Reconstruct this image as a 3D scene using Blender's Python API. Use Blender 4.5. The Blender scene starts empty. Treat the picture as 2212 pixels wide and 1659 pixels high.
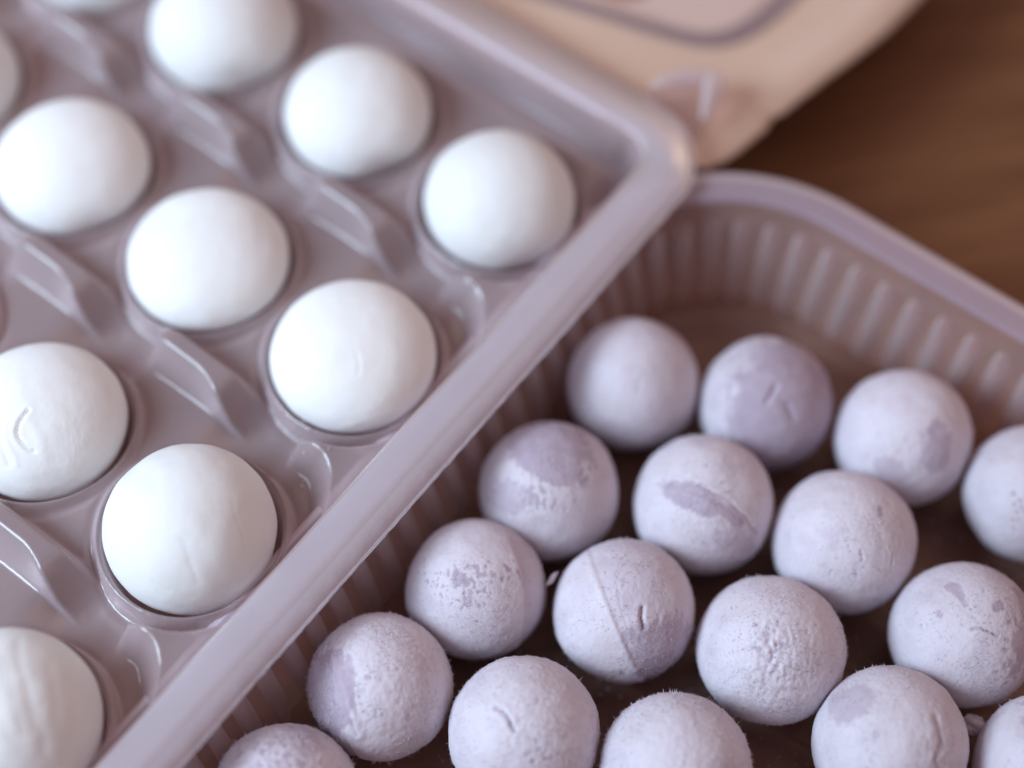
import bpy, math, random
import numpy as np
from mathutils import Matrix, Vector

random.seed(7); rng = np.random.default_rng(7)
MM = 0.001
C = bpy.context.scene.collection
scene = bpy.context.scene

# ------------------------------------------------------------------ camera
CR = np.array([[0.797622, 0.603073, 0.010099], [-0.523103, 0.683325, 0.509343], [0.300270, -0.411546, 0.860504]])
RIGHT, UP, TOW = CR                      # world directions the photograph looks along
cd = bpy.data.cameras.new('camera'); cam = bpy.data.objects.new('camera', cd); C.objects.link(cam)
m = Matrix([[CR[0][r], CR[1][r], CR[2][r]] for r in range(3)]).to_4x4()
m.translation = Vector((125.678, -167.163, 315.130)) * MM
cam.matrix_world = m
cd.sensor_width = 36; cd.lens = 4000 / 2212 * 36
cd.clip_start = 0.01; cd.clip_end = 20
cd.dof.use_dof = True; cd.dof.focus_distance = 314 * MM; cd.dof.aperture_fstop = 3.5
cd.dof.aperture_blades = 0
scene.camera = cam

# ------------------------------------------------------------------ light
w = bpy.data.worlds.new('World'); scene.world = w; w.use_nodes = True
bg = w.node_tree.nodes['Background']
bg.inputs['Color'].default_value = (0.63, 0.46, 0.48, 1); bg.inputs['Strength'].default_value = 0.46

def area(name, loc, target, size, power, color):
    l = bpy.data.lights.new(name, 'AREA'); l.shape = 'RECTANGLE'; l.size = size[0]; l.size_y = size[1]
    l.energy = power; l.color = color
    o = bpy.data.objects.new(name, l); C.objects.link(o); o.location = loc
    o.rotation_euler = (Vector(target) - Vector(loc)).to_track_quat('-Z', 'Y').to_euler()
    return o
area('window_light', (-0.46, -0.66, 0.62), (0.02, -0.03, 0.02), (0.50, 0.45), 14.6, (0.65, 0.83, 1.0))
area('room_light', (0.30, 0.55, 0.95), (0.02, 0.0, 0.02), (0.95, 0.95), 2.7, (1.0, 0.72, 0.58))
scene.view_settings.view_transform = 'Standard'; scene.view_settings.look = 'None'
scene.view_settings.exposure = 0; scene.view_settings.gamma = 1

# ------------------------------------------------------------------ helpers
def sm(e0, e1, x):
    t = np.clip((x - e0) / (e1 - e0), 0, 1); return t * t * (3 - 2 * t)

_T = rng.random((64, 64, 64)).astype(np.float32)
def noise(p):                                   # value noise, p (n,3) -> -1..1
    i = np.floor(p).astype(np.int64); f = p - i; f = f * f * (3 - 2 * f)
    i0 = i & 63; i1 = (i + 1) & 63
    def g(a, b, c): return _T[a, b, c]
    x0, y0, z0 = i0.T; x1, y1, z1 = i1.T; fx, fy, fz = f.T
    c00 = g(x0, y0, z0) * (1 - fx) + g(x1, y0, z0) * fx; c10 = g(x0, y1, z0) * (1 - fx) + g(x1, y1, z0) * fx
    c01 = g(x0, y0, z1) * (1 - fx) + g(x1, y0, z1) * fx; c11 = g(x0, y1, z1) * (1 - fx) + g(x1, y1, z1) * fx
    return ((c00 * (1 - fy) + c10 * fy) * (1 - fz) + (c01 * (1 - fy) + c11 * fy) * fz) * 2 - 1
def fbm(p, n=3):
    r = 0; a = 1.0; s = 0
    for k in range(n): r = r + a * noise(p * 2 ** k + 17.3 * k); s += a; a *= .5
    return r / s

def mesh_obj(name, verts, faces, mat, parent=None, smooth=True, attr=None, data=None):
    if data is None:
        me = bpy.data.meshes.new(name)
        verts = np.asarray(verts, dtype=np.float32)
        if isinstance(faces, np.ndarray):
            n, k = faces.shape
            me.vertices.add(len(verts)); me.vertices.foreach_set('co', verts.ravel())
            me.loops.add(n * k); me.loops.foreach_set('vertex_index', faces.ravel().astype(np.int32))
            me.polygons.add(n); me.polygons.foreach_set('loop_start', np.arange(0, n * k, k, dtype=np.int32))
            me.update(calc_edges=True)
        else:
            me.from_pydata(verts.tolist(), [], faces)
        me.polygons.foreach_set('use_smooth', np.full(len(me.polygons), smooth))
        if attr:
            for an, av in attr.items():
                a = me.attributes.new(an, 'FLOAT', 'POINT'); a.data.foreach_set('value', av.astype(np.float32))
        me.materials.append(mat); me.validate()
    else:
        me = data
    o = bpy.data.objects.new(name, me); C.objects.link(o)
    if parent: o.parent = parent
    return o

def thing(name, label, cat, loc=(0, 0, 0), group=None):
    o = bpy.data.objects.new(name, None); C.objects.link(o); o.location = Vector(loc) * MM
    o.empty_display_size = 0.01
    o['label'] = label; o['category'] = cat
    if group: o['group'] = group
    return o

def grid_faces(nx, ny, close_u=False):
    iu = np.arange(nx if close_u else nx - 1); iv = np.arange(ny - 1)
    a, b = np.meshgrid(iu, iv, indexing='ij'); a = a.ravel(); b = b.ravel(); a1 = (a + 1) % nx
    return np.stack([a * ny + b, a1 * ny + b, a1 * ny + b + 1, a * ny + b + 1], 1)

# ------------------------------------------------------------------ materials
def newmat(name):
    mt = bpy.data.materials.new(name); mt.use_nodes = True; nt = mt.node_tree
    for n in list(nt.nodes): nt.nodes.remove(n)
    return mt, nt, nt.nodes.new('ShaderNodeOutputMaterial')
def N(nt, t, **kw):
    n = nt.nodes.new(t)
    for k, v in kw.items():
        if k.startswith('_'): setattr(n, k[1:], v)
        else: n.inputs[k.replace('__', ' ')].default_value = v
    return n
L = lambda nt, a, b: nt.links.new(a, b)

def plastic(name, milk, color, rough=.28, bump=.05, spec=.5, edge=.38):
    """thin thermoformed sheet: part of the light passes, part is scattered by the milky film, plus surface gloss"""
    mt, nt, out = newmat(name)
    tr = N(nt, 'ShaderNodeBsdfTransparent', Color=(.93, .88, .90, 1))
    df = N(nt, 'ShaderNodeBsdfDiffuse', Color=color)
    tl = N(nt, 'ShaderNodeBsdfTranslucent', Color=color)
    mx = N(nt, 'ShaderNodeMixShader', Fac=.46); L(nt, df.outputs[0], mx.inputs[1]); L(nt, tl.outputs[0], mx.inputs[2])
    lw = N(nt, 'ShaderNodeLayerWeight', Blend=.35)
    mr = N(nt, 'ShaderNodeMapRange'); mr.inputs['To Min'].default_value = milk; mr.inputs['To Max'].default_value = min(.97, milk + edge)
    L(nt, lw.outputs['Facing'], mr.inputs['Value'])
    tc = N(nt, 'ShaderNodeTexCoord'); nz = N(nt, 'ShaderNodeTexNoise', Scale=90.0, Detail=3.0); L(nt, tc.outputs['Object'], nz.inputs['Vector'])
    ad = N(nt, 'ShaderNodeMath', _operation='MULTIPLY_ADD'); ad.inputs[1].default_value = .12; ad.inputs[2].default_value = -.06
    L(nt, nz.outputs[0], ad.inputs[0])
    s = N(nt, 'ShaderNodeMath', _operation='ADD', _use_clamp=True); L(nt, mr.outputs[0], s.inputs[0]); L(nt, ad.outputs[0], s.inputs[1])
    m1 = N(nt, 'ShaderNodeMixShader'); L(nt, s.outputs[0], m1.inputs[0]); L(nt, tr.outputs[0], m1.inputs[1]); L(nt, mx.outputs[0], m1.inputs[2])
    gl = N(nt, 'ShaderNodeBsdfGlossy', Color=(1, 1, 1, 1), Roughness=rough)
    fr = N(nt, 'ShaderNodeFresnel', IOR=1.5)
    fm = N(nt, 'ShaderNodeMath', _operation='MULTIPLY'); fm.inputs[1].default_value = spec * 2; L(nt, fr.outputs[0], fm.inputs[0])
    m2 = N(nt, 'ShaderNodeMixShader'); L(nt, fm.outputs[0], m2.inputs[0]); L(nt, m1.outputs[0], m2.inputs[1]); L(nt, gl.outputs[0], m2.inputs[2])
    b = N(nt, 'ShaderNodeBump', Strength=bump, Distance=.0006)
    n2 = N(nt, 'ShaderNodeTexNoise', Scale=900.0, Detail=3.0); L(nt, tc.outputs['Object'], n2.inputs['Vector'])
    L(nt, n2.outputs[0], b.inputs['Height'])
    for x in (df, gl): L(nt, b.outputs[0], x.inputs['Normal'])
    L(nt, m2.outputs[0], out.inputs[0]); return mt

M_INSERT = plastic('milky_plastic_insert', .46, (.86, .69, .73, 1), .25, .10, .60, .50)
M_RIM = plastic('milky_plastic_rim', .78, (.83, .77, .85, 1), .38, .08, .5)
M_EDGE = plastic('cut_plastic_edge', .80, (.70, .66, .72, 1), .3, .3, .8)
M_CLEAR = plastic('clear_plastic_wall', .36, (.80, .55, .51, 1), .45, .05, .2, .25)
M_RIB = plastic('clear_plastic_rib', .22, (.84, .66, .68, 1), .5, .05, .2, .25)
M_FLOORP = plastic('clear_plastic_floor', .28, (.68, .45, .41, 1), .35, .10, .20, .08)
M_RIMB = plastic('clear_plastic_rim', .60, (.70, .56, .68, 1), .55, .08, .25)

def dough(name, base, bare, warm, sss, streak):
    mt, nt, out = newmat(name)
    p = N(nt, 'ShaderNodeBsdfPrincipled', Roughness=.62)
    p.inputs['Specular IOR Level'].default_value = .28
    if sss > 0:
        p.inputs['Subsurface Weight'].default_value = sss
        p.inputs['Subsurface Radius'].default_value = (1.0, .8, .7); p.inputs['Subsurface Scale'].default_value = .0022
    at = N(nt, 'ShaderNodeAttribute', _attribute_name='bare')
    oi = N(nt, 'ShaderNodeObjectInfo')
    tc = N(nt, 'ShaderNodeTexCoord')
    nz = N(nt, 'ShaderNodeTexNoise', Scale=110.0, Detail=5.0, Roughness=.6); L(nt, tc.outputs['Object'], nz.inputs['Vector'])
    c1 = N(nt, 'ShaderNodeMix', _data_type='RGBA'); c1.inputs[6].default_value = base; c1.inputs[7].default_value = warm
    r1 = N(nt, 'ShaderNodeMapRange'); r1.inputs['From Min'].default_value = .42; r1.inputs['From Max'].default_value = .72
    L(nt, nz.outputs[0], r1.inputs['Value']); L(nt, r1.outputs[0], c1.inputs[0])
    c2 = N(nt, 'ShaderNodeMix', _data_type='RGBA'); c2.inputs[7].default_value = bare
    L(nt, c1.outputs[2], c2.inputs[6]); L(nt, at.outputs['Fac'], c2.inputs[0])
    hs = N(nt, 'ShaderNodeHueSaturation'); L(nt, c2.outputs[2], hs.inputs['Color'])
    rr = N(nt, 'ShaderNodeMapRange'); rr.inputs['To Min'].default_value = .94; rr.inputs['To Max'].default_value = 1.05
    L(nt, oi.outputs['Random'], rr.inputs['Value']); L(nt, rr.outputs[0], hs.inputs['Value'])
    L(nt, hs.outputs[0], p.inputs['Base Color'])
    mp = N(nt, 'ShaderNodeMapping'); mp.inputs['Scale'].default_value = (1, 1, .35) if streak else (1, 1, 1)
    L(nt, tc.outputs['Object'], mp.inputs['Vector'])
    n2 = N(nt, 'ShaderNodeTexNoise', Scale=1500.0 if streak else 700.0, Detail=4.0, Roughness=.65); L(nt, mp.outputs[0], n2.inputs['Vector'])
    b = N(nt, 'ShaderNodeBump', Strength=.32 if streak else .14, Distance=.0004); L(nt, n2.outputs[0], b.inputs['Height'])
    L(nt, b.outputs[0], p.inputs['Normal'])
    L(nt, p.outputs[0], out.inputs[0]); return mt
M_WHITE = dough('white_rice_dough', (.79, .795, .80, 1), (.74, .72, .70, 1), (.76, .75, .735, 1), .25, False)
M_PURPLE = dough('dusted_purple_dough', (.61, .56, .625, 1), (.40, .325, .40, 1), (.55, .49, .535, 1), .10, True)

def wood():
    mt, nt, out = newmat('dark_brown_wood')
    p = N(nt, 'ShaderNodeBsdfPrincipled', Roughness=.55)
    p.inputs['Specular IOR Level'].default_value = .25
    tc = N(nt, 'ShaderNodeTexCoord'); mp = N(nt, 'ShaderNodeMapping')
    mp.inputs['Rotation'].default_value = (0, 0, math.radians(-50)); mp.inputs['Scale'].default_value = (1, 11, 1)
    mpr = N(nt, 'ShaderNodeMapping'); mpr.inputs['Rotation'].default_value = (0, 0, math.radians(-50))
    L(nt, tc.outputs['Object'], mpr.inputs['Vector']); mp.inputs['Rotation'].default_value = (0, 0, 0)
    L(nt, mpr.outputs[0], mp.inputs['Vector'])
    n1 = N(nt, 'ShaderNodeTexNoise', Scale=7.0, Detail=6.0, Roughness=.6, Distortion=.4); L(nt, mp.outputs[0], n1.inputs['Vector'])
    mp2 = N(nt, 'ShaderNodeMapping'); mp2.inputs['Scale'].default_value = (1, 30, 1); L(nt, mpr.outputs[0], mp2.inputs['Vector'])
    n2 = N(nt, 'ShaderNodeTexNoise', Scale=22.0, Detail=6.0, Roughness=.7); L(nt, mp2.outputs[0], n2.inputs['Vector'])
    cr = N(nt, 'ShaderNodeValToRGB'); e = cr.color_ramp.elements
    e[0].position = .30; e[0].color = (.080, .026, .009, 1); e[1].position = .72; e[1].color = (.265, .120, .050, 1)
    k = cr.color_ramp.elements.new(.5); k.color = (.155, .062, .026, 1)
    mx = N(nt, 'ShaderNodeMath', _operation='MULTIPLY_ADD'); mx.inputs[1].default_value = .35
    hf = N(nt, 'ShaderNodeMath', _operation='MULTIPLY'); hf.inputs[1].default_value = .65
    L(nt, n1.outputs[0], hf.inputs[0]); L(nt, n2.outputs[0], mx.inputs[0]); L(nt, hf.outputs[0], mx.inputs[2])
    L(nt, mx.outputs[0], cr.inputs[0]); L(nt, cr.outputs[0], p.inputs['Base Color'])
    b = N(nt, 'ShaderNodeBump', Strength=.25, Distance=.0004); L(nt, n2.outputs[0], b.inputs['Height']); L(nt, b.outputs[0], p.inputs['Normal'])
    L(nt, p.outputs[0], out.inputs[0]); return mt
M_WOOD = wood()

def paper(name, col, col2, rough=.6):
    mt, nt, out = newmat(name); p = N(nt, 'ShaderNodeBsdfPrincipled', Roughness=rough)
    tc = N(nt, 'ShaderNodeTexCoord'); nz = N(nt, 'ShaderNodeTexNoise', Scale=60.0, Detail=4.0); L(nt, tc.outputs['Object'], nz.inputs['Vector'])
    c = N(nt, 'ShaderNodeMix', _data_type='RGBA'); c.inputs[6].default_value = col; c.inputs[7].default_value = col2
    L(nt, nz.outputs[0], c.inputs[0]); L(nt, c.outputs[2], p.inputs['Base Color']); L(nt, p.outputs[0], out.inputs[0]); return mt
M_CARD = paper('cream_card', (.64, .46, .36, 1), (.57, .40, .31, 1))
M_LINE = paper('dark_plum_print', (.25, .17, .19, 1), (.28, .20, .21, 1))
M_RED = paper('red_print', (.40, .09, .09, 1), (.34, .07, .08, 1))
M_PALE = paper('pale_pink_print', (.63, .47, .42, 1), (.58, .43, .38, 1))

# ------------------------------------------------------------------ table
tv = []
o = mesh_obj('table', [(-1.2, -1.2, 0), (1.2, -1.2, 0), (1.2, 1.2, 0), (-1.2, 1.2, 0), (-1.2, -1.2, -.03), (1.2, -1.2, -.03), (1.2, 1.2, -.03), (-1.2, 1.2, -.03)],
             [(0, 1, 2, 3), (7, 6, 5, 4), (0, 4, 5, 1), (1, 5, 6, 2), (2, 6, 7, 3), (3, 7, 4, 0)], M_WOOD, smooth=False)
o['kind'] = 'structure'

# ------------------------------------------------------------------ rounded-rectangle lofts
def loop(x0, x1, y0, y1, r, n=14, step=3.0):
    """points + outward normals of a rounded rectangle, densely sampled"""
    pts = []
    cs = [(x1 - r, y1 - r, 0), (x0 + r, y1 - r, 90), (x0 + r, y0 + r, 180), (x1 - r, y0 + r, 270)]
    for ci, (cx, cy, a0) in enumerate(cs):
        for k in range(n + 1):
            a = math.radians(a0 + 90 * k / n); pts.append((cx, cy, math.cos(a), math.sin(a), r))
        nx, ny, na = cs[(ci + 1) % 4]
        a = math.radians(a0 + 90)
        p = np.array([cx + r * math.cos(a), cy + r * math.sin(a)]); q = np.array([nx + r * math.cos(a), ny + r * math.sin(a)])
        d = np.linalg.norm(q - p); ns = int(d / step)
        for k in range(1, ns):
            s = p + (q - p) * k / ns; pts.append((s[0] - r * math.cos(a), s[1] - r * math.sin(a), math.cos(a), math.sin(a), r))
    return np.array(pts)
def loft(lp, prof, wob=None, seed=0):
    """prof: list of (outward offset, z). returns verts, faces"""
    base = lp[:, :2] + lp[:, 2:4] * lp[:, 4:5]
    n = len(lp); V = np.zeros((n, len(prof), 3))
    for j, (t, z) in enumerate(prof):
        w_ = 0 if wob is None or wob[j] == 0 else wob[j] * noise(np.stack([base[:, 0] * 1.3, base[:, 1] * 1.3, np.full(n, seed + 3.1 * j)], 1))
        V[:, j, :2] = base + lp[:, 2:4] * (t + w_)[:, None] if not np.isscalar(w_) else base + lp[:, 2:4] * t
        V[:, j, 2] = z + (0 if np.isscalar(w_) else w_ * .5)
    return V.reshape(-1, 3) * MM, grid_faces(n, len(prof), True)

# ------------------------------------------------------------------ tray with cups (left)
PX, PY, HB, RB = 34.893, 43.573, 30.0, 15.0
AX0, AX1, AY0, AY1 = -158.0, 17.3, -203.0, 27.0
def rr_dist(x, y, x0, x1, y0, y1, r):      # inside distance to rounded rect border (positive inside)
    cx, cy = (x0 + x1) / 2, (y0 + y1) / 2; hx, hy = (x1 - x0) / 2 - r, (y1 - y0) / 2 - r
    dx = np.abs(x - cx) - hx; dy = np.abs(y - cy) - hy
    return r - (np.hypot(np.maximum(dx, 0), np.maximum(dy, 0)) + np.minimum(np.maximum(dx, dy), 0))
def ln(a, b, x):
    t = np.clip((x - a) / (b - a), 0, 1); return .75 * t + .25 * t * t * (3 - 2 * t)
def insert_height(x, y):
    base = 27.6 + 0 * x
    # ball-row index
    ri = np.clip(np.round(-y / PY), 0, 4); by = -ri * PY
    cj = np.clip(np.round(-x / PX), 0, 4); bx = -cj * PX
    r = np.hypot(x - bx, y - by); dy = y - by
    # webs joining neighbouring cups along each row
    h = base + 1.5 * np.exp(-(dy / 9.0) ** 2)
    h = h - 1.2 * sm(3, 13, x)                                     # the floor falls towards the long rim
    # saddles between rows, in line with the balls
    gi = np.clip(np.floor(-y / PY), 0, 3); yc = -(gi + .5) * PY; ey = y - yc
    inner = (y < 0) & (y > -4 * PY)
    sx = x - bx + 3
    sad = np.exp(-(sx / 8.0) ** 4) * np.exp(-(ey / 8.5) ** 2) * inner
    h = h - 3.6 * sad
    # hoods at every junction of four cups
    H = np.zeros_like(x)
    for j in range(0, 5):
        xh = -PX * (j + .5); s = x - xh
        up = ln(-13.8, -11.4, s + .25 * (ey - 2)); dn = 1 - sm(2.5, 13.5, s)
        crest = 2.4 - 3.7 * sm(-3, 9.5, s)
        pr = ln(-1.7, crest, ey) * (1 - sm(5.0, 6.8, ey))
        top = (5.6 - .05 * (s + 12)) * (1 + .07 * math.sin(5.1 * j + 2)) * (1 + .06 * np.sin(gi * 2.3 + j))
        H = np.maximum(H, up * (dn) * pr * top)
    # short hood against the long rim
    s = x - 1.8; crest = 3.0 - 8.5 * np.clip((s - 6.5) / 8.0, 0, 1) ** 2.0; base_ = -1.5 - 6.0 * sm(6.0, 14.5, s)
    up = sm(0, 2.2, s + .25 * (ey - 2))
    up_y = -gi * PY; ru = np.hypot(x, y - up_y)                   # its back edge is a scallop round the ball behind
    pr = ln(np.minimum(base_, crest - .5), crest, ey) * sm(18.7, 19.6, ru)
    H = np.maximum(H, up * pr * (5.4 - .13 * np.clip(ru - 19.6, 0, 9)))
    h = np.where(inner, h + H, h)
    # cup collars: wall rising from the floor, rounded lip, then the cup
    irr = .15 * np.sin(3 * np.arctan2(y - by, x - bx) + cj + ri)
    rc = r + irr
    col = 29.6 - (29.6 - np.minimum(h, 29.6)) * sm(16.25, 17.2, rc)
    h = np.where(rc < 17.2, np.maximum(col, np.where(rc > 16.4, h, 0)), h)
    lip = 29.6 - 13.5 * sm(15.95, 14.2, rc) - 0
    h = np.where(rc < 16.1, 29.6 - (29.6 - 15.2) * sm(0, 1, (16.1 - rc) / 3.4), h)
    h = h - .35 * np.exp(-((rc - 17.6) / .7) ** 2)
    # outer wall
    d = rr_dist(x, y, AX0, AX1, AY0, AY1, 6.5)
    h = h - 3.2 * (1 - sm(2.5, 8.5, d)) * (y > 12)
    dw = np.where(x > 10, 1.5, 2.4)
    wall = 33.0 - 10.0 * sm(0, 1, d / dw) ** 0.8
    h = np.where(d < dw, np.maximum(h, wall), h)
    return np.where(d < .05, 33.0, h), d

def axis(a, b, fine0, fine1, fs, cs):
    l = list(np.arange(a, fine0, cs)) + list(np.arange(fine0, fine1, fs)) + list(np.arange(fine1, b, cs)) + [b]
    return np.array(l)
gx = axis(AX0, AX1, -112, AX1 - 4, .4, 1.5); gx = np.concatenate([gx[gx < AX1 - 4], np.arange(AX1 - 4, AX1 + .01, .25)])
gy = np.concatenate([np.arange(AY0, -140, 1.5), np.arange(-140, AY1 - 4, .4), np.arange(AY1 - 4, AY1 + .01, .25)])
X, Y = np.meshgrid(gx, gy, indexing='ij'); Z, D = insert_height(X.copy(), Y.copy())
# pull the points outside the rounded corners back onto the border
out_ = D < 0
if out_.any():
    r = 6.5; cx = np.clip(X, AX0 + r, AX1 - r); cy = np.clip(Y, AY0 + r, AY1 - r)
    l_ = np.hypot(X - cx, Y - cy) + 1e-9
    X = np.where(out_, cx + (X - cx) / l_ * r, X); Y = np.where(out_, cy + (Y - cy) / l_ * r, Y); Z = np.where(out_, 33.0, Z)
Z = Z + .10 * noise(np.stack([X.ravel() * .12, Y.ravel() * .12, np.zeros(X.size)], 1)).reshape(X.shape)
fc = grid_faces(len(gx), len(gy)); keep = ~(out_.ravel()[fc].all(1)); fc = fc[keep]
V = np.stack([X, Y, Z], -1).reshape(-1, 3) * MM
trayA = thing('cup_tray', 'milky plastic tray with round cups and raised hoods holding white rice balls', 'tray')
mesh_obj('cup_insert', V, fc, M_INSERT, trayA)

rA = loop(AX0, AX1, AY0, AY1, 6.5)
prof = [(-.25, 32.4), (-.05, 32.95), (.35, 33.2), (1.0, 33.35), (2.2, 33.42), (3.6, 33.4), (5.2, 33.32), (6.3, 33.15), (6.65, 32.95), (6.95, 32.85),
        (7.6, 32.68), (8.8, 32.1), (9.6, 31.4), (9.9, 30.9)]
v, f_ = loft(rA, prof, None)
v[:, 2] += .00018 * noise(np.stack([v[:, 0] * 45, v[:, 1] * 45, v[:, 2] * 0], 1)); v[:, 0] += .00012 * noise(np.stack([v[:, 1] * 60, v[:, 0] * 0 + 4, v[:, 2] * 0], 1))
mesh_obj('rim', v, f_, M_RIM, trayA)
v, f_ = loft(loop(AX0, AX1, AY0, AY1, 6.5, 40, .7), [(9.75, 31.25), (10.05, 31.25), (10.2, 31.0), (10.15, 30.6), (9.85, 30.5), (9.7, 30.8)], [.10, .14, .18, .18, .12, .10], 5)
mesh_obj('cut_edge', v, f_, M_EDGE, trayA)
# little square ear outside the far corner, with a bright bead along its edge
ear = [(7.0, 36.2), (8.0, 39.6), (11.5, 44.8), (15.9, 48.9), (18.6, 45.2), (20.9, 38.6), (22.0, 33.5), (17, 35)]
ev = [(a, b, 31.6) for a, b in ear] + [(a, b, 31.0) for a, b in ear]
k = len(ear)
mesh_obj('corner_ear', np.array(ev) * MM, [tuple(range(k)), tuple(range(2 * k - 1, k - 1, -1))] + [(i, (i + 1) % k, k + (i + 1) % k, k + i) for i in range(k)], plastic('clear_ear', .02, (.6, .5, .5, 1), .4, .02, .15, .1), trayA, smooth=False)
def tube(pts, rad, nseg=10, caps=True):
    pts = [Vector(p) for p in pts]; V = []; F = []
    for i, p in enumerate(pts):
        t = (pts[min(i + 1, len(pts) - 1)] - pts[max(i - 1, 0)]).normalized(); a = t.cross(Vector((0, 0, 1))).normalized(); b = a.cross(t)
        rr = rad[i] if hasattr(rad, '__len__') else rad
        for k in range(nseg): V.append(p + (a * math.cos(2 * math.pi * k / nseg) + b * math.sin(2 * math.pi * k / nseg)) * rr)
    for i in range(len(pts) - 1):
        for k in range(nseg): F.append((i * nseg + k, i * nseg + (k + 1) % nseg, (i + 1) * nseg + (k + 1) % nseg, (i + 1) * nseg + k))
    if caps: F.append(tuple(range(nseg - 1, -1, -1))); F.append(tuple((len(pts) - 1) * nseg + k for k in range(nseg)))
    return np.array([tuple(v) for v in V]) * MM, F
bead = [(7.6, 39.2, 31.6), (9.2, 42.0, 31.9), (11.5, 44.6, 32), (13.8, 46.9, 32), (15.6, 48.1, 32), (16.9, 47.5, 32), (18.0, 45.3, 32), (19.2, 42.2, 31.9), (20.4, 38.8, 31.7)]
v, f_ = tube(bead, [.7, 1.3, 1.8, 1.7, 1.7, 2.1, 2.0, 1.5, .7]); mesh_obj('ear_bead', v, f_, plastic('soft_ear_bead', .50, (.78, .68, .68, 1), .6, .02, .10, .2), trayA)
# tiny drops caught on the hood beside the rim
dv = []; df_ = []
for (px, py, pz, pr) in [(5.2, -57.0, 31, .35), (5.9, -57.6, 31, .3), (3.0, -61.6, 30.8, .3), (4.0, -62.6, 30.2, .35), (5.0, -63.0, 30.0, .25), (5.8, -64.0, 29.5, .35), (8.5, -68.2, 26, .4), (8.0, -67.2, 27, .25), (9.5, -61.5, 30, .25), (1.2, -59.2, 28.5, .3)]:
    b0 = len(dv)
    for i in range(7):
        th = math.pi * i / 6
        for k_ in range(8):
            ph = 2 * math.pi * k_ / 8; dv.append((px + pr * math.sin(th) * math.cos(ph), py + pr * math.sin(th) * math.sin(ph), pz + pr * .6 * math.cos(th)))
    for i in range(6):
        for k_ in range(8): df_.append((b0 + i * 8 + k_, b0 + (i + 1) * 8 + k_, b0 + (i + 1) * 8 + (k_ + 1) % 8, b0 + i * 8 + (k_ + 1) % 8))
dv = np.array(dv); hz, _ = insert_height(dv[:, 0].copy(), dv[:, 1].copy())
for b0 in range(0, len(dv), 56):
    zc = dv[b0:b0 + 56, 2].mean(); hc = hz[b0:b0 + 56].mean(); dv[b0:b0 + 56, 2] += hc - zc + .1
o = mesh_obj('water_drop', dv * MM, df_, M_EDGE, trayA); o['kind'] = 'stuff'

# ------------------------------------------------------------------ ribbed tray (right)
BX0, BX1, BY0, BY1 = 20.5, 204.0, -203.0, 34.4
trayB = thing('ribbed_tray', 'clear plastic tray with ribbed walls holding loose purple rice balls', 'tray')
rB = loop(BX0, BX1, BY0, BY1, 33, 30, 3.0)
wallprof = [(0, 28.0), (-.35, 27.2), (-.9, 25.4), (-1.1, 24.9), (-1.6, 24.6), (-2.2, 22), (-3.3, 18), (-4.4, 13.5), (-5.4, 9), (-6.2, 5)]
v, f_ = loft(rB, wallprof); mesh_obj('wall', v, f_, M_CLEAR, trayB)
v, f_ = loft(rB, [(-6.2, 5), (-6.6, 3.8), (-7.2, 2.7), (-8.2, 1.8), (-10, 1.3)]); mesh_obj('foot', v, f_, M_FLOORP, trayB)
v, f_ = loft(rB, [(-.1, 27.8), (.1, 28.25), (.7, 28.5), (1.8, 28.55), (2.3, 28.5), (2.8, 28.55), (4.5, 28.7), (5.6, 28.55), (6.7, 28.0), (7.3, 27.2), (7.55, 26.4)], None)
mesh_obj('rim', v, f_, M_RIMB, trayB)
# ribbed floor sheet
fx = np.arange(BX0 + 9.9, BX1 - 9.8, 1.0); fy = np.arange(BY0 + 9.9, BY1 - 9.8, 1.0)
X, Y = np.meshgrid(fx, fy, indexing='ij'); dF = rr_dist(X, Y, BX0 + 9.9, BX1 - 9.9, BY0 + 9.9, BY1 - 9.9, 23)
Zf = 1.3 + .8 * np.clip(np.cos(2 * math.pi * Y / 9.0) ** 7, 0, 1) * sm(1, 4, dF)
o_ = dF < -.3; fc = grid_faces(len(fx), len(fy)); fc = fc[~o_.ravel()[fc].all(1)]
mesh_obj('floor', np.stack([X, Y, Zf], -1).reshape(-1, 3) * MM, fc, M_FLOORP, trayB)
# ribs: one shared half-round flute, copied round the wall
def rib_mesh():
    V = []; F = []; n = 7; zs = [24.4, 23.4, 21, 17, 12, 8, 5.2, 3.9]; ds = [-1.7, -2.0, -2.5, -3.6, -4.8, -5.65, -6.25, -6.6]; ws = [.7, 1.6, 1.9, 1.9, 1.85, 1.7, 1.3, .45]; ps = [.15, .5, .8, .85, .8, .7, .5, .2]
    for z, d, w_, p_ in zip(zs, ds, ws, ps):
        for k in range(n):
            a = math.pi * k / (n - 1); V.append((d - .05 - p_ * math.sin(a), w_ * math.cos(a), z))
    for i in range(len(zs) - 1):
        for k in range(n - 1): F.append((i * n + k, i * n + k + 1, (i + 1) * n + k + 1, (i + 1) * n + k))
    return V, F
rv, rf = rib_mesh(); rib0 = None
base = rB[:, :2] + rB[:, 2:4] * rB[:, 4:5]; nxt = np.roll(base, -1, 0); seg = np.linalg.norm(nxt - base, axis=1); cum = np.concatenate([[0], np.cumsum(seg)])
tot = cum[-1]; nr = int(tot / 6.3)
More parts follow.
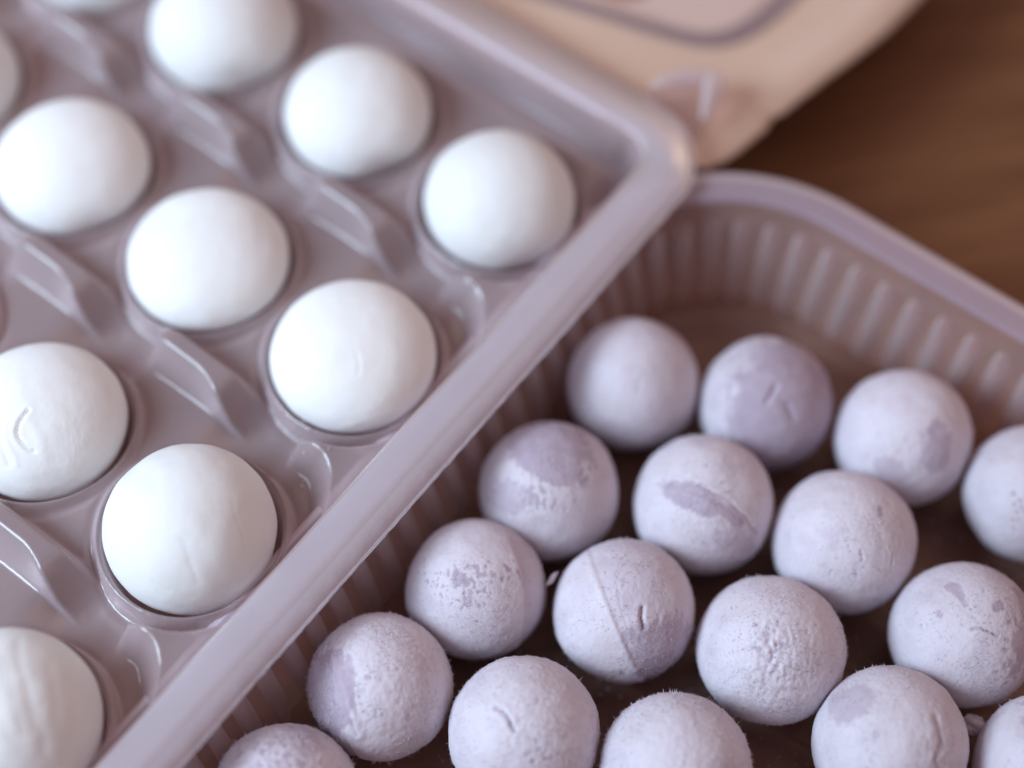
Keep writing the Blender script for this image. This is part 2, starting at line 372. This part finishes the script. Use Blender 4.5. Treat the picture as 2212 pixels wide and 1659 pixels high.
for i in range(nr):
    s = (i + .5) * tot / nr; k = int(np.searchsorted(cum, s) - 1); f = (s - cum[k]) / seg[k]
    p = base[k] * (1 - f) + nxt[k] * f; nn = rB[k, 2:4] * (1 - f) + rB[(k + 1) % len(rB), 2:4] * f
    if rib0 is None: rib0 = mesh_obj('rib', np.array(rv) * MM, rf, M_RIB, trayB); oo = rib0
    else: oo = bpy.data.objects.new('rib', rib0.data); C.objects.link(oo); oo.parent = trayB
    oo.location = (p[0] * MM, p[1] * MM, 0); oo.rotation_euler = (0, 0, math.atan2(nn[1], nn[0]))

# ------------------------------------------------------------------ printed card behind
card = thing('printed_card', 'cream paper card with a dark rounded border and red print, behind the trays', 'card', (0, 60, 0))
def cz(x, y, edge): return 26 - .10 * (y - 43) + .5 * math.sin(x * .09 + y * .05) - .9 * math.exp(-edge / 2.2) + 1.1 * math.exp(-((edge - 5) / 3.5) ** 2)
rows_ = [(29.5, 20.0), (33.2, 26.3), (37.6, 28.3), (41, 29.2), (44.3, 29.8), (50.4, 31.0), (53.2, 30.5), (56, 32.0), (65.2, 33.8), (76.3, 34.9), (89, 35.2), (102.3, 34.9), (118, 34.4), (135, 34)]
ex = lambda y: float(np.interp(y, [a for a, b in rows_], [b for a, b in rows_])) - 2.6 * math.exp(-((y - 66) / 20) ** 2) - .8
ys = np.arange(29.5, 135, 1.0); us = np.concatenate([np.linspace(0, .9, 30), np.linspace(.92, 1, 9)])
top = []
for y in ys:
    e = ex(y) + .12 * math.sin(y * 1.7)
    for u in us:
        x = -95 + (e + 95) * u; top.append((x, y - 60, cz(x, y, e - x)))
top = np.array(top); bot = top.copy(); bot[:, 2] -= .45
nY, nU = len(ys), len(us); F = grid_faces(nY, nU); n0 = len(top)
side = [(i * nU + nU - 1, (i + 1) * nU + nU - 1, n0 + (i + 1) * nU + nU - 1, n0 + i * nU + nU - 1) for i in range(nY - 1)] + \
       [(k, k + 1, n0 + k + 1, n0 + k) for k in range(nU - 1)]
mesh_obj('sheet', np.concatenate([top, bot]) * MM, np.concatenate([F, F[:, ::-1] + n0, np.array(side)]), M_CARD, card)
def ribbon(name, pts, wd, mat, up=.35):
    V = []; F = []
    P = [Vector((a, b, 0)) for a, b in pts]
    for i, p in enumerate(P):
        t = (P[min(i + 1, len(P) - 1)] - P[max(0, i - 1)]).normalized(); nrm = Vector((-t.y, t.x, 0))
        for s in (-1, 1):
            q = p + nrm * wd / 2 * s; V.append((q.x + 3.2, q.y - 60.6, cz(q.x + 3.2, q.y - .6, 9) + up))
    for i in range(len(P) - 1): F.append((2 * i, 2 * i + 1, 2 * i + 3, 2 * i + 2))
    return mesh_obj(name, np.array(V) * MM, F, mat, card)
def arc(pts, n=8):
    out = []
    for i in range(len(pts) - 1):
        for k in range(n): out.append(tuple(np.array(pts[i]) * (1 - k / n) + np.array(pts[i + 1]) * k / n))
    return out + [pts[-1]]
brd = arc([(-80, 38.5), (-25, 52.0), (-8, 56.9), (-2.5, 58.9), (1.5, 60.8), (4.5, 63.2), (6.6, 66.5), (8.0, 70.8), (8.9, 76), (9.2, 84), (9.3, 128)])
ribbon('printed_border', brd, 3.3, M_LINE)
def patch(name, poly, mat, up):
    V = [(a + 3.2, b - 60.6, cz(a + 3.2, b - .6, 9) + up) for a, b in poly]; return mesh_obj(name, np.array(V) * MM, [tuple(range(len(V)))], mat, card, smooth=False)
patch('printed_field', [(-7, 60.5), (-2, 61.6), (2.5, 64.6), (5.0, 69), (6.4, 75), (6.4, 110), (-20, 110), (-20, 58)], M_PALE, .2)
patch('printed_motif', [(-27, 56.8), (-17.0, 59.6), (-13.5, 63.5), (-13.5, 68), (-9, 74), (-5, 80), (-6, 110), (-30, 105)], M_RED, .3)

# ------------------------------------------------------------------ rice balls
def ico(level):
    import bmesh
    bm = bmesh.new(); bmesh.ops.create_icosphere(bm, subdivisions=level, radius=1)
    V = np.array([v.co[:] for v in bm.verts]); F = np.array([[v.index for v in f.verts] for f in bm.faces]); bm.free(); return V, F
ICO = {5: ico(5), 6: ico(6)}
def polydist(a, b, pts):
    best = np.full(a.shape, 9.0)
    for (x0, y0), (x1, y1) in zip(pts[:-1], pts[1:]):
        dx, dy = x1 - x0, y1 - y0; t = np.clip(((a - x0) * dx + (b - y0) * dy) / (dx * dx + dy * dy), 0, 1)
        best = np.minimum(best, np.hypot(a - x0 - t * dx, b - y0 - t * dy))
    return best
def ball(name, label, center, R, mat, group, feats, level=6, fuzz=.0, lump=.012, squash=1.0, white=False, seed=0, hairs=0):
    P, F = ICO[level]; P = P / np.linalg.norm(P, axis=1)[:, None]
    P = P + .33 * TOW; P = P / np.linalg.norm(P, axis=1)[:, None]      # denser mesh where the surface detail is
    a = P @ RIGHT; b = P @ UP; t = P @ TOW; vis = sm(-.05, .1, t)
    off = np.array([seed * 3.7, seed * 1.9, seed * 5.3])
    rad = np.full(len(P), R) * (1 + lump * fbm(P * 1.6 + off, 2) + lump * .25 * noise(P * 6 + off))
    bare = np.zeros(len(P))
    # image-vertical fibres of the flour dusting run down the ball
    q = np.stack([a * 34, b * 11, t * 18], 1) + off
    if not white:
        n1 = noise(q); n2 = noise(q * 2.3 + 5)
        rad += R * (.0021 * n1 + .0012 * n2)
        bare += .24 * sm(.2, .9, n2) + .28 * sm(.05, .7, fbm(P * 3.2 + off, 3))
        if fuzz: rad += R * 1.0 * fuzz * np.clip(noise(np.stack([a * 46, b * 30, t * 46], 1) + off), 0, 1) ** 1.5
        # pinholes
        ph = noise(np.stack([a * 24, b * 11, t * 18], 1) + off + 31); rad -= R * .012 * sm(.80, .92, ph) * vis; bare += .5 * sm(.80, .92, ph)
    else:
        rad += R * (.0022 * fbm(P * 9 + off, 3) + .0009 * noise(P * 34 + off))
    for ft in feats:
        k = ft[0]
        if k == 'patch':                      # (a,b,ra,rb,angle deg,strength,roughness)
            _, x, y, ra, rb, an, st, ro = ft; an = math.radians(an)
            u = (a - x) * math.cos(an) + (b - y) * math.sin(an); v_ = -(a - x) * math.sin(an) + (b - y) * math.cos(an)
            d = np.hypot(u / ra, v_ / rb) + (ro * 1.5 + .06) * fbm(P * 6 + off + 3, 3) + (ro * .8 + .08) * noise(q * .9) + .10 * noise(q * 2.2)
            mk = (1 - sm(.84, 1.08, d)) * vis * st * (.98 + .25 * fbm(P * 9 + off, 2)); bare = np.maximum(bare, mk); rad -= R * .006 * mk
        elif k == 'specks':                   # (a,b,ra,rb,density)
            _, x, y, ra, rb, de = ft
            g = np.clip(1.15 - np.hypot((a - x) / ra, (b - y) / rb), 0, 1)
            n_ = noise(np.stack([a * 21, b * 17, t * 20], 1) + off * 2)
            mk = sm(1.02 - de, 1.10 - de, n_ * .75 + g * .6) * (g > 0) * vis
            bare = np.maximum(bare, mk * .85); rad -= R * .006 * mk
        elif k == 'pits':
            _, x, y, ra, rb, de = ft
            g = np.clip(1.15 - np.hypot((a - x) / ra, (b - y) / rb), 0, 1) * vis
            n_ = noise(np.stack([a * 44, b * 13, t * 24], 1) + off * 2)
            rad += R * de * .45 * g * (n_ - .2); bare = np.maximum(bare, .5 * g * sm(-.5, -.8, n_))
        elif k == 'crease':                   # (pts,width,depth,lift)
            _, pts, wd, dp, lift = ft; wd = wd * .8; lift = lift * .5; dp = dp * 1.25
            d = polydist(a, b, pts); d = d + 9 * (t < 0)
            rad -= R * dp * np.exp(-(d / wd) ** 2); rad += R * lift * np.exp(-((d - wd * 2.6) / (wd * 2.2)) ** 2)
            if dp > .014: bare = np.maximum(bare, .8 * np.exp(-(d / (wd * .8)) ** 2))
        elif k == 'ridge':
            _, pts, wd, hgt = ft
            d = polydist(a, b, pts) + 9 * (t < 0); rad += R * hgt * np.exp(-(d / wd) ** 2)
        elif k == 'fold':                     # (x0,y0,x1,y1,bulge,step,bare strength): right-hand side of the line steps down
            _, x0, y0, x1, y1, bl, stp, bs = ft
            dx, dy = x1 - x0, y1 - y0; l2 = math.hypot(dx, dy); s_ = ((a - x0) * dx + (b - y0) * dy) / l2 ** 2
            dd = -((a - x0) * dy - (b - y0) * dx) / l2 - bl * 4 * s_ * (1 - s_)
            e = sm(-.2, .05, s_) * (1 - sm(.95, 1.2, s_)) * vis
            stepm = sm(-.012, .016, dd) * np.exp(-np.clip(dd, 0, 9) * 2.0)
            rad -= R * stp * stepm * e; rad += R * stp * .25 * np.exp(-((dd + .03) / .04) ** 2) * e
            bare = np.maximum(bare, bs * sm(-.01, .02, dd) * e * (.75 + .4 * fbm(P * 5 + off, 2)) * (1 - sm(.7, 1.2, dd)))
        elif k == 'dent':
            _, x, y, ra, rb, dp = ft
            g = np.exp(-((a - x) / ra) ** 2 - ((b - y) / rb) ** 2) * vis; rad -= R * dp * g
    V = P * rad[:, None]; V[:, 2] *= squash
    V *= MM
    o = mesh_obj(name, V, F, mat, None, True, {'bare': np.clip(bare, 0, 1)})
    o.location = Vector(center) * MM
    o['label'] = label; o['category'] = 'rice ball'; o['group'] = group
    if hairs:
        n = hairs; d = rng.normal(size=(n * 2, 3)) + .55 * TOW; d /= np.linalg.norm(d, axis=1)[:, None]
        d = d[noise(d * 3 + off) > -.25][:n]; n = len(d)
        S = R * (1 + lump * fbm(d * 1.6 + off, 2) + lump * .25 * noise(d * 6 + off)) - .02
        e1 = np.cross(d, [.3, .5, .8]); e1 /= np.linalg.norm(e1, axis=1)[:, None]; e2 = np.cross(d, e1)
        ln_ = ((.10 + .28 * rng.random(n) ** 2.2) * (.8 + 40 * fuzz))[:, None]; wd_ = (.05 + .06 * rng.random(n))[:, None]
        base = d * S[:, None]; tip = base + (d + .5 * rng.normal(size=(n, 3))) * ln_
        H = np.stack([base + e1 * wd_, base - .5 * e1 * wd_ + .87 * e2 * wd_, base - .5 * e1 * wd_ - .87 * e2 * wd_, tip], 1)
        H[:, :, 2] *= squash
        k = np.arange(n)[:, None] * 4
        Ff = np.concatenate([k + [0, 1, 3], k + [1, 2, 3], k + [2, 0, 3]])
        hh = mesh_obj('flour_fuzz', H.reshape(-1, 3) * MM, Ff, mat, o, True, {'bare': np.zeros(4 * n)}); hh['kind'] = 'stuff'
    return o

GW = 'white rice balls set in the cups of the tray'
whites = [
 ((0, 0), 'white rice ball in the corner cup nearest the card and the ribbed tray', [('dent', .5, -.9, .4, .25, .05)], .0),
 ((0, 1), 'white rice ball in the back row, second cup from the corner with the card', [('dent', .45, -.85, .3, .2, .05)], .0),
 ((0, 2), 'white rice ball in the back row, third from the corner, cut by the top edge', [('dent', .4, -.8, .3, .2, .05)], .0),
 ((0, 3), 'white rice ball at the top left of which only the bottom edge shows', [], .0),
 ((1, 0), 'smooth white rice ball beside the long rim, second from the far corner', [('crease', [(.1, .2), (.14, .02), (.12, -.1)], .02, .006, .004), ('dent', .3, .1, .2, .3, .01)], .0),
 ((1, 1), 'white rice ball with a flattened slanting top, one cup in from the long rim', [('dent', -.55, .75, .4, .3, .05), ('dent', .8, .5, .3, .3, .03)], .0),
 ((1, 2), 'blurred white rice ball in the second row, third cup from the long rim', [('dent', .4, -.8, .3, .2, .04)], .0),
 ((1, 3), 'white rice ball at the left edge of which only the right side shows', [], .0),
 ((2, 0), 'sharply focused white rice ball with fine wrinkle lines, third beside the long rim', [
     ('crease', [(-.05, .08), (.05, .02), (.10, -.07), (.13, -.20), (.18, -.34), (.24, -.52)], .008, .007, .003), ('crease', [(.10, -.02), (.17, -.3), (.22, -.5)], .05, .004, .002),
     ('crease', [(-.50, .22), (-.38, .12), (-.25, -.02)], .012, .005, .003), ('crease', [(.58, .42), (.62, .25), (.70, .05), (.74, -.15), (.80, -.25)], .012, .005, .002),
     ('dent', .80, .20, .18, .5, .016), ('dent', -.60, .72, .30, .12, .02), ('crease', [(-.3, -.5), (-.1, -.62)], .02, .004, .002)], .2),
 ((2, 1), 'white rice ball with a hooked crack in its top', [
     ('crease', [(.02, .27), (-.03, .20), (-.07, .13), (-.10, .02), (-.08, -.06), (-.04, -.13), (.02, -.19), (.10, -.24)], .020, .050, .012), ('ridge', [(-.24, .1), (-.22, -.12), (-.12, -.3), (-.1, -.4)], .035, .012),
     ('crease', [(-.32, .12), (-.28, -.16), (-.2, -.42)], .03, .012, .004), ('ridge', [(.0, .22), (.15, -.05), (.22, -.3)], .06, .010), ('pits', .45, .0, .5, .7, .008)], .3),
 ((3, 0), 'white rice ball with lengthwise wrinkles at the bottom left corner beside the long rim', [
     ('crease', [(.0, .9), (.12, .6), (.22, .3), (.30, .0)], .035, .006, .005), ('crease', [(.20, .92), (.34, .62), (.44, .36), (.50, .1)], .03, .005, .006),
     ('ridge', [(.05, .75), (.2, .4), (.3, .1)], .05, .012), ('crease', [(.55, .7), (.66, .4), (.70, .1)], .04, .004, .004), ('crease', [(.40, .55), (.55, .15), (.6, -.2)], .05, .005, .004), ('pits', .5, .2, .6, .8, .010)], .3),
]
for n, ((i, j), lab, ft, wr) in enumerate(whites):
    far = i < 2 and not (i == 1 and j < 2)
    ball('white_rice_ball', lab, (-j * PX, -i * PY, HB), RB * [.96, .96, .98, .98, 1.0, 1.0, .98, .98, .985, .99, 1.01][n], M_WHITE, GW, ft, 5 if far else 6, white=True, lump=.018, seed=n + 1, squash=[.80, .72, .82, .8, .68, .58, .68, .8, .93, .74, 1.0][n])

GP = 'purple rice balls loose in the ribbed tray'
purples = [
 ((38.9, -9.4, 14.4), 12.5, 'pale purple rice ball at the far end of the column beside the cup tray', 0, [('crease', [(.05, .1), (.0, -.1)], .03, .01, .004)]),
 ((61.2, 2.2, 14.4), 12.6, 'darker bare purple rice ball without flour, between two pale ones in the far row', 0, [
     ('patch', .25, -.05, .93, 1.05, 10, .95, .10), ('crease', [(-.12, .05), (-.05, .15), (.02, .28)], .04, .03, .015), ('dent', .2, 0, .2, .3, .02), ('crease', [(.18, .0), (.28, -.2)], .05, .02, .01)]),
 ((85.4, 11.6, 14.4), 12.7, 'purple rice ball with an oval bare patch on its right side, in the far row', 0, [
     ('patch', .30, -.12, .22, .42, -8, .85, .18), ('patch', -.35, -.42, .30, .16, -30, .6, .25), ('pits', -.15, -.1, .5, .5, .02)]),
 ((110.4, 16.0, 14.4), 12.5, 'pale purple rice ball cut by the right edge, next to the far ribbed wall', 0, [('specks', -.4, -.2, .5, .6, .2)]),
 ((39.8, -37.3, 14.4), 12.8, 'purple rice ball with a large dark bare cap facing the cup tray', .004, [
     ('patch', .02, .62, .62, .42, -12, .95, .16), ('patch', .10, .33, .45, .20, -25, .9, .25), ('patch', -.55, -.05, .32, .22, 0, .6, .3), ('specks', -.2, 0, .7, .4, .35), ('dent', -.2, .3, .3, .1, .01)]),
 ((63.7, -22.6, 14.4), 12.8, 'purple rice ball with a curved dark band below a raised flap of flour', .008, [
     ('patch', -.22, .16, .48, .20, -20, .95, .10), ('patch', .28, -.06, .28, .11, -38, .95, .10), ('fold', -.62, .32, .70, -.42, .13, .012, .0), ('patch', .38, -.42, .30, .22, 0, .45, .25),
     ('crease', [(-.62, .30), (-.2, .36), (.2, .16), (.52, -.12), (.66, -.4)], .02, .012, .012)]),
 ((88.1, -13.5, 14.4), 12.9, 'pale purple rice ball with fine cracks and one small dark fleck near its top', .008, [
     ('patch', .36, .48, .045, .11, 0, .9, .15), ('crease', [(.04, -.02), (.065, -.1), (.07, -.16)], .012, .03, .008), ('crease', [(-.14, .1), (-.1, 0), (-.08, -.06)], .010, .012, .005),
     ('crease', [(-.32, -.3), (-.34, -.38)], .012, .02, .004), ('crease', [(-.02, -.3), (.03, -.40)], .012, .02, .004), ('pits', .5, .0, .4, .8, .016)]),
 ((41.1, -60.9, 14.0), 12.4, 'purple rice ball scattered with dark specks, beside the cup tray rim', .008, [
     ('patch', -.18, .26, .16, .10, -35, .95, .30), ('patch', -.06, -.04, .07, .14, 0, .7, .4), ('specks', -.05, .30, .85, .26, .46), ('specks', -.12, .0, .35, .5, .34),
     ('fold', .50, .75, .55, -.95, .16, .024, .38)]),
 ((64.4, -48.2, 14.2), 12.6, 'purple rice ball split by a folded seam, its right half bare with a small slit', .008, [
     ('fold', -.50, .78, .28, -.98, -.05, .024, .50), ('patch', .46, -.42, .52, .48, 30, .95, .30), ('crease', [(-.16, .55), (-.12, .2), (-.02, -.1), (.2, -.3)], .015, .010, .008),
     ('crease', [(.19, .16), (.17, .04), (.20, -.12)], .030, .05, .016), ('patch', .22, .12, .34, .42, 0, .22, .2), ('pits', .4, -.1, .4, .6, .012)]),
 ((89.0, -39.0, 14.4), 12.9, 'purple rice ball with a cluster of little pits in its middle', .012, [('pits', -.15, .1, .42, .55, .05), ('pits', .1, -.3, .9, .7, .022), ('specks', -.2, .25, .3, .45, .32)]),
 ((114.3, -16.1, 14.4), 12.8, 'purple rice ball with a curved crack and dark blotches near the right edge', .010, [
     ('patch', -.28, .72, .10, .10, 0, .9, .30), ('patch', -.20, .60, .05, .12, 25, .8, .3), ('patch', .28, .50, .09, .07, 0, .9, .3), ('patch', -.50, .38, .04, .05, 0, .9, .2), ('specks', .3, .2, .3, .5, .33),
     ('crease', [(-.12, .20), (-.02, .22), (.08, .19), (.22, .12)], .016, .045, .012), ('patch', .62, .0, .20, .42, -10, .8, .40), ('patch', .72, .48, .12, .22, 35, .8, .3), ('specks', .42, -.45, .3, .3, .38)]),
 ((39.1, -85.3, 14.2), 12.5, 'fuzzy purple rice ball with a smooth bare left side and a dusted ridge', .014, [
     ('patch', -.72, -.05, .46, .72, -20, .95, .12), ('fold', -.25, -.98, -.62, .55, .06, .020, .0), ('ridge', [(-.62, .55), (-.42, .1), (-.22, -.5)], .07, .018), ('crease', [(-.68, .5), (-.45, .1), (-.25, -.5)], .03, .012, .014), ('patch', -.10, .28, .05, .04, 0, .7, .2), ('patch', .45, -.28, .05, .05, 0, .5, .2), ('pits', .2, -.1, .9, .9, .018)]),
 ((63.8, -77.0, 14.4), 12.9, 'purple rice ball with a short curved crack on top, in the near row', .012, [
     ('crease', [(-.36, .46), (-.28, .44), (-.20, .36), (-.16, .26), (-.12, .2)], .024, .05, .016), ('specks', .25, -.1, .4, .4, .25), ('pits', .2, .1, .8, .7, .014)]),
 ((87.9, -66.8, 14.4), 12.8, 'plain fuzzy purple rice ball cut by the bottom edge, beside the short curved crack', .022, [('pits', .0, .3, .9, .6, .012)]),
 ((114.5, -41.2, 14.6), 13.1, 'large purple rice ball with wavy bumps down its right side, near the bottom edge', .010, [
     ('patch', -.58, .62, .34, .16, 40, .65, .12), ('crease', [(.42, .5), (.48, .2), (.38, 0), (.46, -.3), (.52, -.6)], .04, .018, .012), ('pits', .45, .0, .4, .9, .03), ('patch', -.35, .30, .05, .06, 0, .6, .2), ('specks', -.2, -.2, .6, .4, .22)]),
 ((138.4, -28.3, 14.4), 12.8, 'purple rice ball in the bottom right corner, with a darker bare crown', .008, [('patch', -.05, .75, .5, .22, 0, .8, .25), ('specks', -.4, .2, .4, .5, .3)]),
 ((38.8, -110.0, 13.6), 12.2, 'fuzzy purple rice ball nearest the bottom left, tucked beside the cup tray rim', .024, [('specks', -.05, .72, .8, .3, .36), ('patch', .25, .85, .3, .12, -20, .6, .3)]),
]
for n, (c, R, lab, fz, ft) in enumerate(purples):
    c = (c[0], c[1], R + 1.6)
    ball('purple_rice_ball', lab, c, R, M_PURPLE, GP, ft, 6, fuzz=fz, lump=.026, seed=n + 30, hairs=int(500 + 190000 * fz) if n > 3 else 0)

# crumbs
def crumb(label, c, size, mat):
    P, F = ico(3); P = P / np.linalg.norm(P, axis=1)[:, None]
    V = P * (1 + .45 * noise(P * 2.2 + c[0]) + .2 * noise(P * 5))[:, None] * np.array(size) * MM
    o = mesh_obj('dough_crumb', V, F, mat, None, True, {'bare': np.full(len(V), .3)}); o.location = Vector(c) * MM
    o['label'] = label; o['category'] = 'crumb'; o['group'] = 'crumbs between the purple balls'
crumb('pale crumb of dough between the blotched ball and the bottom right corner ball', (124.5, -28.5, 12.5), (2.4, 1.6, 1.6), M_PURPLE)
crumb('thin flake of dried flour sticking out beside the speckled purple ball', (51.5, -52.5, 18.0), (.45, 1.6, .5), M_PURPLE)

# loose flour on the floor of the ribbed tray and on the cup tray
def dust(n, fx_, name):
    V = []; F = []
    for _ in range(n):
        x, y, z, r_ = fx_()
        b0 = len(V); V += [(x + r_, y, z), (x - r_ * .5, y + r_ * .8, z), (x - r_ * .6, y - r_ * .7, z), (x, y, z + r_ * .8)]
        F += [(b0, b0 + 1, b0 + 3), (b0 + 1, b0 + 2, b0 + 3), (b0 + 2, b0, b0 + 3)]
    return mesh_obj(name, np.array(V) * MM, F, M_PURPLE, None, False, {'bare': np.full(len(V), .2)})
def on_floor():
    x = random.uniform(33, 150); y = random.uniform(-125, 22); return x, y, 1.35, random.uniform(.06, .22) if random.random() < .93 else random.uniform(.3, .5)
o = dust(3200, on_floor, 'flour_dust'); o['kind'] = 'stuff'; o['label'] = 'loose grains of flour on the floor of the ribbed tray'; o['category'] = 'flour'
